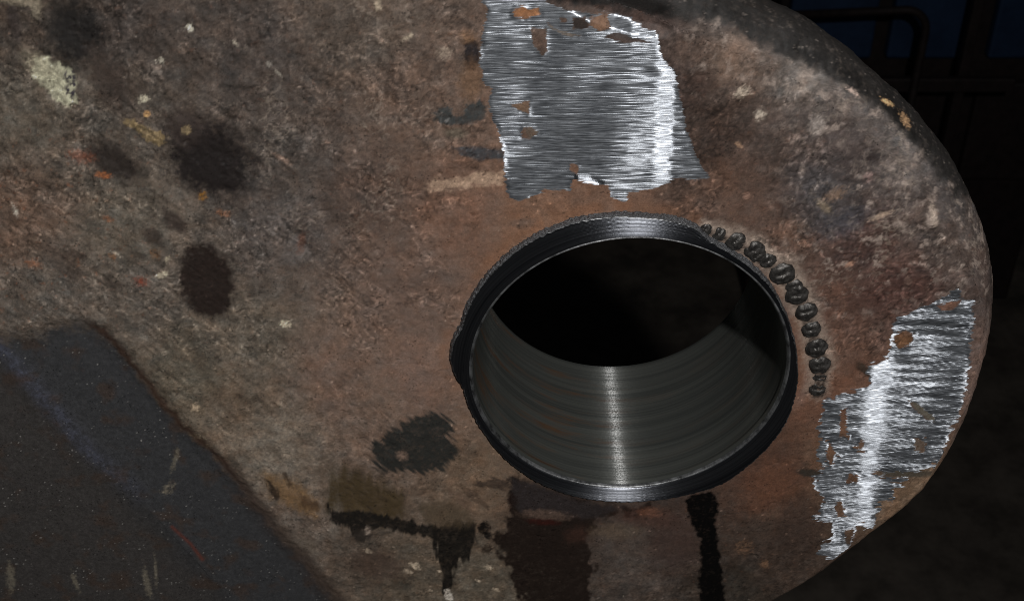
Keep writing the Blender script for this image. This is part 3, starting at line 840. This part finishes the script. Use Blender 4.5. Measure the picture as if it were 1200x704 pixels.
def turned_material(name, base, dark, rough, ring, line_scale, strength, rust=0.0, sheen=0.0):
    """lathe-turned steel: fine lines follow the bore"""
    m, nt, b = new_mat(name)
    t = NT(nt)
    tc = t.n('ShaderNodeTexCoord')
    sp = t.n('ShaderNodeSeparateXYZ')
    t.l(tc.outputs['Object'], sp.inputs[0])
    r = t.math('SQRT', t.math('ADD', t.math('POWER', sp.outputs[0], 2.0), t.math('POWER', sp.outputs[2], 2.0)))
    ph = t.math('ARCTAN2', sp.outputs[2], sp.outputs[0])
    s = r if ring else sp.outputs[1]
    cv = t.n('ShaderNodeCombineXYZ')
    t.l(t.math('MULTIPLY', s, PX * line_scale), cv.inputs[0])
    t.l(t.math('MULTIPLY', ph, 0.3), cv.inputs[1])
    n1 = t.noise(cv.outputs[0], 1.0, 3, 0.7)
    cv2 = t.n('ShaderNodeCombineXYZ')
    t.l(t.math('MULTIPLY', s, PX * line_scale * 0.16), cv2.inputs[0])
    t.l(t.math('MULTIPLY', ph, 0.35), cv2.inputs[1])
    n2 = t.noise(cv2.outputs[0], 1.0, 4, 0.6)
    c = t.coords((PX, PX, PX))
    sp_n = t.noise(c, 0.35, 3, 0.7)
    col = t.mix(t.ramp(t.math('ADD', t.math('MULTIPLY', n1, 0.5), t.math('MULTIPLY', n2, 0.5)), 0.36, 0.64), dark, base)
    if rust:
        cv3 = t.n('ShaderNodeCombineXYZ')
        t.l(t.math('MULTIPLY', s, PX * 0.035), cv3.inputs[0])
        t.l(t.math('MULTIPLY', ph, 0.9), cv3.inputs[1])
        rn = t.ramp(t.math('ADD', t.math('MULTIPLY', t.noise(cv3.outputs[0], 1.0, 4, 0.65), 1.0), t.math('MULTIPLY', n1, 0.12)), 0.56, 0.74)
        lf = t.ramp(ph, -1.35, -1.75)
        rn = t.math('MULTIPLY', t.math('MULTIPLY', rn, rust), t.math('ADD', lf, 0.25))
        col = t.mix(rn, col, (0.10, 0.062, 0.04, 1))
        t.l(t.math('SUBTRACT', 0.5, t.math('MULTIPLY', rn, 0.4)), b.inputs['Metallic'])
    else:
        b.inputs['Metallic'].default_value = 0.97
    t.l(col, b.inputs['Base Color'])
    t.l(t.math('ADD', rough, t.math('MULTIPLY', t.math('SUBTRACT', sp_n, 0.5), 0.18)), b.inputs['Roughness'])
    b.inputs['Anisotropic'].default_value = 1.0
    tv = t.n('ShaderNodeCombineXYZ')           # grooves run round the bore, so light spreads across them
    if ring:
        t.l(t.math('DIVIDE', sp.outputs[0], r), tv.inputs[0])
        t.l(t.math('DIVIDE', sp.outputs[2], r), tv.inputs[2])
    else:
        tv.inputs[1].default_value = 1.0
    t.l(tv.outputs[0], b.inputs['Tangent'])
    h = t.math('ADD', n1, t.math('MULTIPLY', sp_n, 0.25))
    nb_ = t.bump(h, strength * K, 1.0)
    t.l(nb_, b.inputs['Normal'])
    if sheen:
        g = t.n('ShaderNodeBsdfAnisotropic', distribution='GGX')
        g.inputs['Color'].default_value = (0.55, 0.56, 0.56, 1)
        g.inputs['Roughness'].default_value = 0.34
        g.inputs['Anisotropy'].default_value = -0.86
        t.l(tv.outputs[0], g.inputs['Tangent'])
        t.l(nb_, g.inputs['Normal'])
        mx = t.n('ShaderNodeMixShader')
        t.l(t.math('MULTIPLY', t.ramp(t.math('ADD', t.math('MULTIPLY', n1, 0.35), t.math('MULTIPLY', t.noise(c, 0.8, 2, 0.7), 0.65)), 0.42, 0.62), sheen), mx.inputs[0])
        t.l(b.outputs[0], mx.inputs[1])
        t.l(g.outputs[0], mx.inputs[2])
        t.l(mx.outputs[0], nt.nodes['Material Output'].inputs['Surface'])
    return m

def simple_mat(name, col, rough, metallic=0.0, var=0.35, scale=0.12, bump=0.8, spec=0.4):
    m, nt, b = new_mat(name)
    t = NT(nt)
    c = t.coords((PX, PX, PX))
    n = t.noise(c, scale, 5, 0.7)
    v = t.ramp(n, 0.25, 0.75, 1 - var, 1 + var)
    d = t.n('ShaderNodeVectorMath', operation='SCALE')
    d.inputs[0].default_value = col[:3]
    t.l(v, d.inputs['Scale'])
    t.l(d.outputs[0], b.inputs['Base Color'])
    t.l(t.math('ADD', rough - 0.1, t.math('MULTIPLY', n, 0.2)), b.inputs['Roughness'])
    b.inputs['Metallic'].default_value = metallic
    b.inputs['Specular IOR Level'].default_value = spec
    t.l(t.bump(n, bump * K, 1.0), b.inputs['Normal'])
    return m

M_PLATE = plate_material('rusty_cast_steel', TA)
M_PLATE_EDGE = plate_material('rusty_cast_steel_edge', TB)
M_RING = turned_material('turned_ring_steel', (0.36, 0.38, 0.42, 1), (0.14, 0.15, 0.175, 1), 0.36, True, 0.5, 0.35)
M_BORE = turned_material('bored_steel', (0.155, 0.163, 0.150, 1), (0.088, 0.095, 0.09, 1), 0.31, False, 0.45, 0.11, rust=1.0, sheen=0.15)
M_WELD = simple_mat('weld_build_up', (0.16, 0.165, 0.175), 0.42, 0.75, 0.6, 0.5, 2.0)
M_BEAD = simple_mat('weld_bead_slag', (0.07, 0.066, 0.062), 0.36, 0.5, 0.75, 0.16, 0.9)

# ------------------------------------------------------------------ mesh building
col = scn.collection

def link(name, me, parent=None, mat=None):
    o = bpy.data.objects.new(name, me)
    col.objects.link(o)
    if parent is not None:
        o.parent = parent
    if mat is not None:
        me.materials.append(mat)
    return o

def mesh_np(name, verts, quads, smooth=True):
    me = bpy.data.meshes.new(name)
    nv, nf = len(verts), len(quads)
    me.vertices.add(nv)
    me.vertices.foreach_set('co', np.ascontiguousarray(verts, np.float32).ravel())
    me.loops.add(nf * 4)
    me.loops.foreach_set('vertex_index', np.ascontiguousarray(quads, np.int32).ravel())
    me.polygons.add(nf)
    me.polygons.foreach_set('loop_start', np.arange(0, nf * 4, 4, dtype=np.int32))
    me.polygons.foreach_set('loop_total', np.full(nf, 4, np.int32))
    me.polygons.foreach_set('use_smooth', np.full(nf, smooth, bool))
    me.update(calc_edges=True)
    return me

def set_attr(me, alb, rgh, bare, facet):
    a = me.attributes.new('facet', 'FLOAT', 'POINT')
    a.data.foreach_set('value', facet.astype(np.float32))
    a = me.attributes.new('albedo', 'FLOAT_COLOR', 'POINT')
    a.data.foreach_set('color', np.column_stack([alb, np.ones(len(alb))]).astype(np.float32).ravel())
    a = me.attributes.new('rough', 'FLOAT', 'POINT')
    a.data.foreach_set('value', rgh.astype(np.float32))
    a = me.attributes.new('bare', 'FLOAT', 'POINT')
    a.data.foreach_set('value', np.clip(bare, -8, 8).astype(np.float32))

lug = bpy.data.objects.new('lug', None)
col.objects.link(lug)
lug['label'] = 'big rusty brown steel lug with a machined round bore and two bright ground patches'
lug['category'] = 'lug'

idx = np.arange(nx * nz).reshape(nz, nx)
q = np.stack([idx[:-1, :-1], idx[:-1, 1:], idx[1:, 1:], idx[1:, :-1]], -1).reshape(-1, 4)
okv = ((SD >= 0) | band).ravel() & (RR.ravel() > rout(np.arctan2(Z, X)).ravel() - 7)
q = q[okv[q].all(1)]
P3 = np.stack([X.ravel(), -H.ravel(), Z.ravel()], -1) * K
bq = BARE.ravel()[q].mean(1)
sa = sda.ravel()[q].mean(1)
wq = sdw.ravel()[q].mean(1)
cls = np.zeros(len(q), int)
cls[wq > 0] = 1
cls[(bq > -2.5) & (wq <= 0)] = 2
cls[(bq > -2.5) & (wq <= 0) & (sa < bq - 1e-6)] = 3

def part_from(qs, name, extra=None, mat=None):
    used, inv = np.unique(qs, return_inverse=True)
    v = P3[used]
    qq = inv.reshape(-1, 4)
    al = ALB.reshape(-1, 3)[used]
    rg = RGH.ravel()[used]
    ba = BARE.ravel()[used]
    fa = FACET.ravel()[used]
    if extra is not None:
        ev, eq, ea, er, eb = extra
        qq = np.vstack([qq, eq + len(v)])
        v = np.vstack([v, ev])
        al = np.vstack([al, ea])
        rg = np.concatenate([rg, er])
        ba = np.concatenate([ba, eb])
        fa = np.concatenate([fa, 0 * eb])
    me = mesh_np(name, v, qq)
    set_attr(me, al, rg, ba, fa)
    return link(name, me, lug, mat or M_PLATE)

# rounded rim swept round the outline, front to back
alph = np.radians(np.concatenate([np.linspace(93, -45, 84), np.linspace(-52, -90, 6)]))
NA = len(alph)
no = len(OUT)
sx = np.empty((NA, no))
sy = np.empty((NA, no))
sz = np.empty((NA, no))
fx = np.empty((NA, no))
fz = np.empty((NA, no))
hn = np.empty((NA, no))
CEN = INS
for i, a in enumerate(alph):
    e = math.cos(a)
    n3 = (e, math.sin(a))
    arc = REDGE * (math.pi / 2 - a)
    fx[i] = CEN[:, 0] + ON[:, 0] * arc
    fz[i] = CEN[:, 1] + ON[:, 1] * arc
    sx[i] = CEN[:, 0] + ON[:, 0] * RIN * e
    sz[i] = CEN[:, 1] + ON[:, 1] * RIN * e
    sy[i] = REDGE - REDGE * math.sin(a)
wp = fbm(fx, fz, 60, 3, 3)
fxw, fzw = fx + 14 * wp, fz + 14 * fbm(fx, fz, 60, 3, 4)
hn = 3.2 * fbm(fx, fz, 170, 3, 5) + 1.5 * fbm(fxw, fzw, 42, 4, 6) * 1.6 + 0.75 * fbm(fxw, fzw, 11, 3, 8) * 1.2 + 0.35 * fbm(fx, fz, 4, 2, 9)
# take over the height of the face along the seam so the two meet
seamH = bil(H[::st, ::st] if H[::st, ::st].shape == coarse.shape else np.pad(H[::st, ::st], ((0, max(0, coarse.shape[0] - H[::st, ::st].shape[0])), (0, max(0, coarse.shape[1] - H[::st, ::st].shape[1]))), mode='edge'), INS[:, 0], INS[:, 1])
blend = sstep(55, 90, np.degrees(alph))[:, None]
hn = hn * (1 - blend) + (seamH[None, :] - 0.25) * blend
ca = np.cos(alph)[:, None]
sx = sx + ON[:, 0][None] * hn * ca
sz = sz + ON[:, 1][None] * hn * ca
sy = sy - hn * np.sin(alph)[:, None]
eu, ev_ = project(sx, sy, sz)
far = np.full(eu.shape, -99.0)
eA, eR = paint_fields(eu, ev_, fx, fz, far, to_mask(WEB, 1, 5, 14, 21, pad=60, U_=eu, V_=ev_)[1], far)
sidx = np.arange(NA * no).reshape(NA, no)
s2 = np.roll(sidx, -1, 1)
sq = np.stack([sidx[:-1], sidx[1:], s2[1:], s2[:-1]], -1).reshape(-1, 4)
if area >= 0:
    sq = sq[:, ::-1]
sv = np.stack([sx.ravel(), sy.ravel(), sz.ravel()], -1) * K
part_from(q[cls == 0], 'body', (sv, sq, eA.reshape(-1, 3), eR.ravel(), np.full(NA * no, -8.0)))
o = part_from(q[cls == 1], 'web_plate')
o['label'] = 'dark blue-grey painted web at the lower left'
o = part_from(q[cls == 2], 'ground_patch')
o['label'] = 'bright ground steel patch above the bore'
o = part_from(q[cls == 3], 'ground_patch', mat=M_PLATE_EDGE)
o['label'] = 'bright ragged ground steel patch at the right edge'

# back of the lug with its boss
NB = 240
pb = np.linspace(-math.pi, math.pi, NB, endpoint=False)
oa = np.arctan2(CEN[:, 1], CEN[:, 0])
so = np.argsort(oa)
orad = np.interp(pb, oa[so], np.hypot(CEN[:, 0], CEN[:, 1])[so], period=2 * math.pi)
prof = [(orad, 2 * REDGE), (np.full(NB, 222.0), 2 * REDGE), (np.full(NB, 216.0), 236.0), (np.full(NB, 187.0), 238.0), (np.full(NB, RB + 0.2), 234.0)]
bv = np.concatenate([np.stack([r * np.cos(pb), np.full(NB, d), r * np.sin(pb)], -1) for r, d in prof]) * K
bi = np.arange(len(prof) * NB).reshape(len(prof), NB)
b2 = np.roll(bi, -1, 1)
bqd = np.stack([bi[:-1], b2[:-1], b2[1:], bi[1:]], -1).reshape(-1, 4)
M_BACK = simple_mat('raw_cast_steel', (0.09, 0.07, 0.06), 0.7)
link('back_boss', mesh_np('back_boss', bv, bqd, False), lug, M_BACK)

# turned ring and bore wall
NP_ = 900
ph = np.linspace(-math.pi, math.pi, NP_, endpoint=False)
ro = rout(ph) + 0.9 * gn(ph * 60, ph * 0 + 0.5, 81) + 0.6 * gn(ph * 140, ph * 0 + 0.5, 82)
ro = np.maximum(ro, 189.5)

def revolve(name, rows, mat):
    """rows: list of (radius array, height towards the camera array)"""
    v = np.concatenate([np.stack([r * np.cos(ph), -(h + 0 * ph), r * np.sin(ph)], -1) for r, h in rows]) * K
    ii = np.arange(len(rows) * NP_).reshape(len(rows), NP_)
    i2 = np.roll(ii, -1, 1)
    qd = np.stack([ii[:-1], i2[:-1], i2[1:], ii[1:]], -1).reshape(-1, 4)
    return link(name, mesh_np(name, v, qd), lug, mat)

full = lambda v: np.full(NP_, v)
# rough skin of the weld deposit outside the turned face
rows = []
thick = 4.2 * (0.35 + 0.65 * sstep(-0.3, 0.5, np.sin(ph))) * (1 - 0.75 * sstep(0.55, 0.95, np.cos(ph)))
for k_ in range(9):
    tt = k_ / 8.0
    jit = 1.0 * gn(ph * 46, full(tt * 4.0), 84) + 0.9 * gn(ph * 95, full(tt * 7.0), 85)
    rows.append((ro + thick * (1 - tt) * (1.15 + 0.35 * gn(ph * 9, full(0.3), 86)) + (jit * thick / 5.5 if 0 < k_ < 8 else 0),
                 -4.5 + (HR + 4.0) * sstep(0, 1, np.full(NP_, tt)) ** 0.8 + (jit * 0.5 if 0 < k_ < 8 else 0)))
rows[-1] = (ro, full(HR - 0.2))
revolve('weld_edge', rows, M_WELD)
rin = 187.2
rows = [(ro - 0.9, full(HR + 0.1))]
for tt in np.linspace(0.05, 1, 22):
    rows.append(((ro - 0.9) * (1 - tt) + rin * tt, full(HR + 0.22 * math.sin(tt * 31) + 0.12 * math.sin(tt * 67) - 0.3 * tt)))
rows += [(full(186.9), full(HR - 1.3))]
revolve('facing_ring', rows, M_RING)
M_EDGE = simple_mat('worn_edge_steel', (0.16, 0.165, 0.17), 0.4, 0.7, 0.9, 0.06, 0.8)
rows = [(full(186.9), full(HR - 1.3)), (full(186.2), full(HR - 1.3)), (full(185.6), full(HR - 0.4)), (full(185.0), full(HR - 0.5)), (full(184.0), full(HR - 2.2)), (full(RB), full(HR - 4.4))]
revolve('bore_chamfer', rows, M_EDGE)
revolve('ring_lip', [(ro, full(HR - 0.9)), (ro - 0.4, full(HR - 0.1)), (ro - 0.9, full(HR + 0.1))], M_EDGE)
rows = [(full(RB), full(HR - 4.4)), (full(RB - 0.4), full(HR - 9)), (full(RB - 0.4), full(HR - 13.0)), (full(RB), full(HR - 13.8))]
for d in np.linspace(HR - 16, -233.5, 46):
    rows.append((RB + 0.12 * gn(ph * 2, full(d / 9.0), 88) + 0.05 * math.sin(d * 0.8), full(d)))
rows.append((full(RB + 0.2), full(-234.0)))
revolve('bore_wall', rows, M_BORE)

# weld beads, each a rippled blob of its own
def bead_mesh(r, seed, direc):
    rs = np.random.RandomState(seed)
    NU, NV_ = 28, 14
    th = np.linspace(0, 2 * math.pi, NU, endpoint=False)
    verts = []
    for j in range(NV_):
        e = (j / (NV_ - 1)) * math.pi * 0.5
        for t_ in th:
            cxx, czz = math.cos(t_) * math.cos(e), math.sin(t_) * math.cos(e)
            al_ = cxx * math.cos(direc) + czz * math.sin(direc)
            verts.append((cxx, czz, math.sin(e), al_))
    v = np.array(verts)
    lum = fbm(v[:, 0] * 3 + seed * 3.1, v[:, 1] * 3 + v[:, 2] * 2, 1.5, 4, seed, gain=0.6)
    rip = 0.05 * np.sin(v[:, 3] * 9 + 2.5 * lum) * v[:, 2]
    rad = r * (1 + 0.26 * lum)
    out = np.stack([v[:, 0] * rad * 1.05, -(v[:, 2] * r * (0.39 + 0.26 * lum + rip * 1.1)) + 2.0, v[:, 1] * rad * 1.05], -1)
    ii = np.arange(NU * NV_).reshape(NV_, NU)
    i2 = np.roll(ii, -1, 1)
    qd = np.stack([ii[:-1], i2[:-1], i2[1:], ii[1:]], -1).reshape(-1, 4)
    return mesh_np('weld_bead', out * K, qd)
for i, (u, v, r) in enumerate(BEADS):
    a, b = unproject(u, v + 0.25 * r, -2.0)
    u2, v2, _ = BEADS[min(i + 1, len(BEADS) - 1)] if i + 1 < len(BEADS) else (958, 470, 0)
    o = link('weld_bead', bead_mesh(r * 1.14, 40 + i, math.atan2(-(v2 - v) / 0.8, u2 - u)), lug, M_BEAD)
    o.location = (float(a) * K, -2.6 * K, float(b) * K)

# ------------------------------------------------------------------ the dark workshop behind
def box_bm(bm, c, s, rot=None, bevel=0.0):
    r = bmesh.ops.create_cube(bm, size=1.0)
    mt = Matrix.Translation(c) @ (rot or Matrix.Identity(4)) @ Matrix.Diagonal((s[0], s[1], s[2], 1))
    bmesh.ops.transform(bm, matrix=mt, verts=r['verts'])

def bm_obj(name, bm, mat, parent=None, bevel=0.0):
    if bevel:
        bmesh.ops.bevel(bm, geom=list(bm.edges), offset=bevel, segments=2, affect='EDGES', profile=0.5)
    me = bpy.data.meshes.new(name)
    bm.to_mesh(me)
    bm.free()
    return link(name, me, parent, mat)

def tube_mesh(pts, r, n=12):
    pts = [Vector(p) for p in pts]
    bm = bmesh.new()
    prev = None
    for i, p in enumerate(pts):
        d = (pts[min(i + 1, len(pts) - 1)] - pts[max(i - 1, 0)]).normalized()
        a = d.cross(Vector((0, 1, 0.001))).normalized()
        b = d.cross(a)
        ring = [bm.verts.new(p + (a * math.cos(t) + b * math.sin(t)) * r) for t in [2 * math.pi * k / n for k in range(n)]]
        if prev:
            for k in range(n):
                bm.faces.new((prev[k], prev[(k + 1) % n], ring[(k + 1) % n], ring[k])).smooth = True
        else:
            bm.faces.new(ring)
        prev = ring
    bm.faces.new(prev[::-1])
    return bm

FLZ = -0.95
M_FLOOR = simple_mat('oily_concrete', (0.085, 0.072, 0.06), 0.7, 0, 0.5, 0.004, 4)
bm = bmesh.new()
bmesh.ops.create_grid(bm, x_segments=2, y_segments=2, size=6.0)
fl = bm_obj('floor', bm, M_FLOOR)
fl.location = (0, 2, FLZ)
fl['kind'] = 'structure'
bm = bmesh.new()
box_bm(bm, (0, 0, 0), (9, 0.15, 3.2))
wl = bm_obj('wall', bm, simple_mat('dark_wall_plaster', (0.05, 0.05, 0.05), 0.8, 0, 0.4, 0.004, 4))
wl.location = (0, 3.2, FLZ + 1.6)
wl['kind'] = 'structure'

def at(u, v, y):
    """point of the workshop at depth y (metres behind the plate) seen at picture point u, v"""
    a, b = unproject(u, v, y / K)
    return Vector((float(a) * K, y, float(b) * K))

YB = 1.25
M_BLUE = simple_mat('blue_machine_paint', (0.013, 0.032, 0.075), 0.5, 0, 0.25, 0.006, 1)
M_BROWN = simple_mat('brown_red_oxide', (0.016, 0.010, 0.0095), 0.6, 0, 0.4, 0.02, 1)
cab = bpy.data.objects.new('steel_cabinet', None)
col.objects.link(cab)
pa, pb_ = at(905, 85, YB + 0.12), at(1300, -80, YB + 0.12)
cab.location = ((pa.x + pb_.x) / 2, YB + 0.3, FLZ)
cab['label'] = 'dark blue steel cabinet in the gloom behind the lug, behind the brown rail'
cab['category'] = 'cabinet'
wid = pb_.x - pa.x
hz = pa.z - FLZ
bm = bmesh.new()
box_bm(bm, (0, 0, hz / 2 + 0.17), (wid, 0.36, hz + 0.34))
bm_obj('carcass', bm, M_BROWN, cab, 0.006)
nd = 3
dw = wid / nd
for i in range(nd):
    bm = bmesh.new()
    box_bm(bm, (-wid / 2 + dw * (i + .5), -0.19, hz + 0.16), (dw - 0.022, 0.02, 0.26))
    d_ = bm_obj('door', bm, M_BLUE, cab, 0.004)
for i in range(nd):
    bm = bmesh.new()
    box_bm(bm, (-wid / 2 + dw * (i + .5), -0.188, hz - 0.09), (dw - 0.02, 0.016, 0.16))
    bm_obj('drawer', bm, M_BROWN, cab, 0.004)

rack = bpy.data.objects.new('tube_rack', None)
col.objects.link(rack)
p0 = at(1085, 90, YB)
rack.location = (p0.x, YB, FLZ)
rack['label'] = 'brown bent tube rack standing in front of the blue cabinet'
rack['category'] = 'rack'
loc = Vector(rack.location)
A_, B_, C_ = at(880, 20, YB), at(1062, 12, YB), at(1086, 30, YB)
bend = []
for k_ in range(9):
    t_ = k_ / 8 * math.pi / 2
    rr0 = C_.x - B_.x
    bend.append(Vector((B_.x + rr0 * math.sin(t_), YB, B_.z - rr0 * (1 - math.cos(t_)))))
bm = tube_mesh([A_ - loc] + [p - loc for p in bend] + [Vector((C_.x, YB, FLZ)) - loc], 0.0055)
bm_obj('rail', bm, M_BROWN, rack)
e1, e2 = at(1160, -60, YB + 0.03), at(1160, 100, YB + 0.03)
bm = bmesh.new()
box_bm(bm, (e1.x - loc.x, 0.03, (e1.z - FLZ) / 2), (0.014, 0.014, e1.z - FLZ))
bm_obj('post', bm, M_BROWN, rack, 0.002)
bm = bmesh.new()
m0 = at(1085, 100, YB + 0.015)
box_bm(bm, (m0.x - loc.x + 0.01, 0.018, m0.z - FLZ), (0.22, 0.012, 0.02))
bm_obj('crossbar', bm, M_BROWN, rack, 0.002)
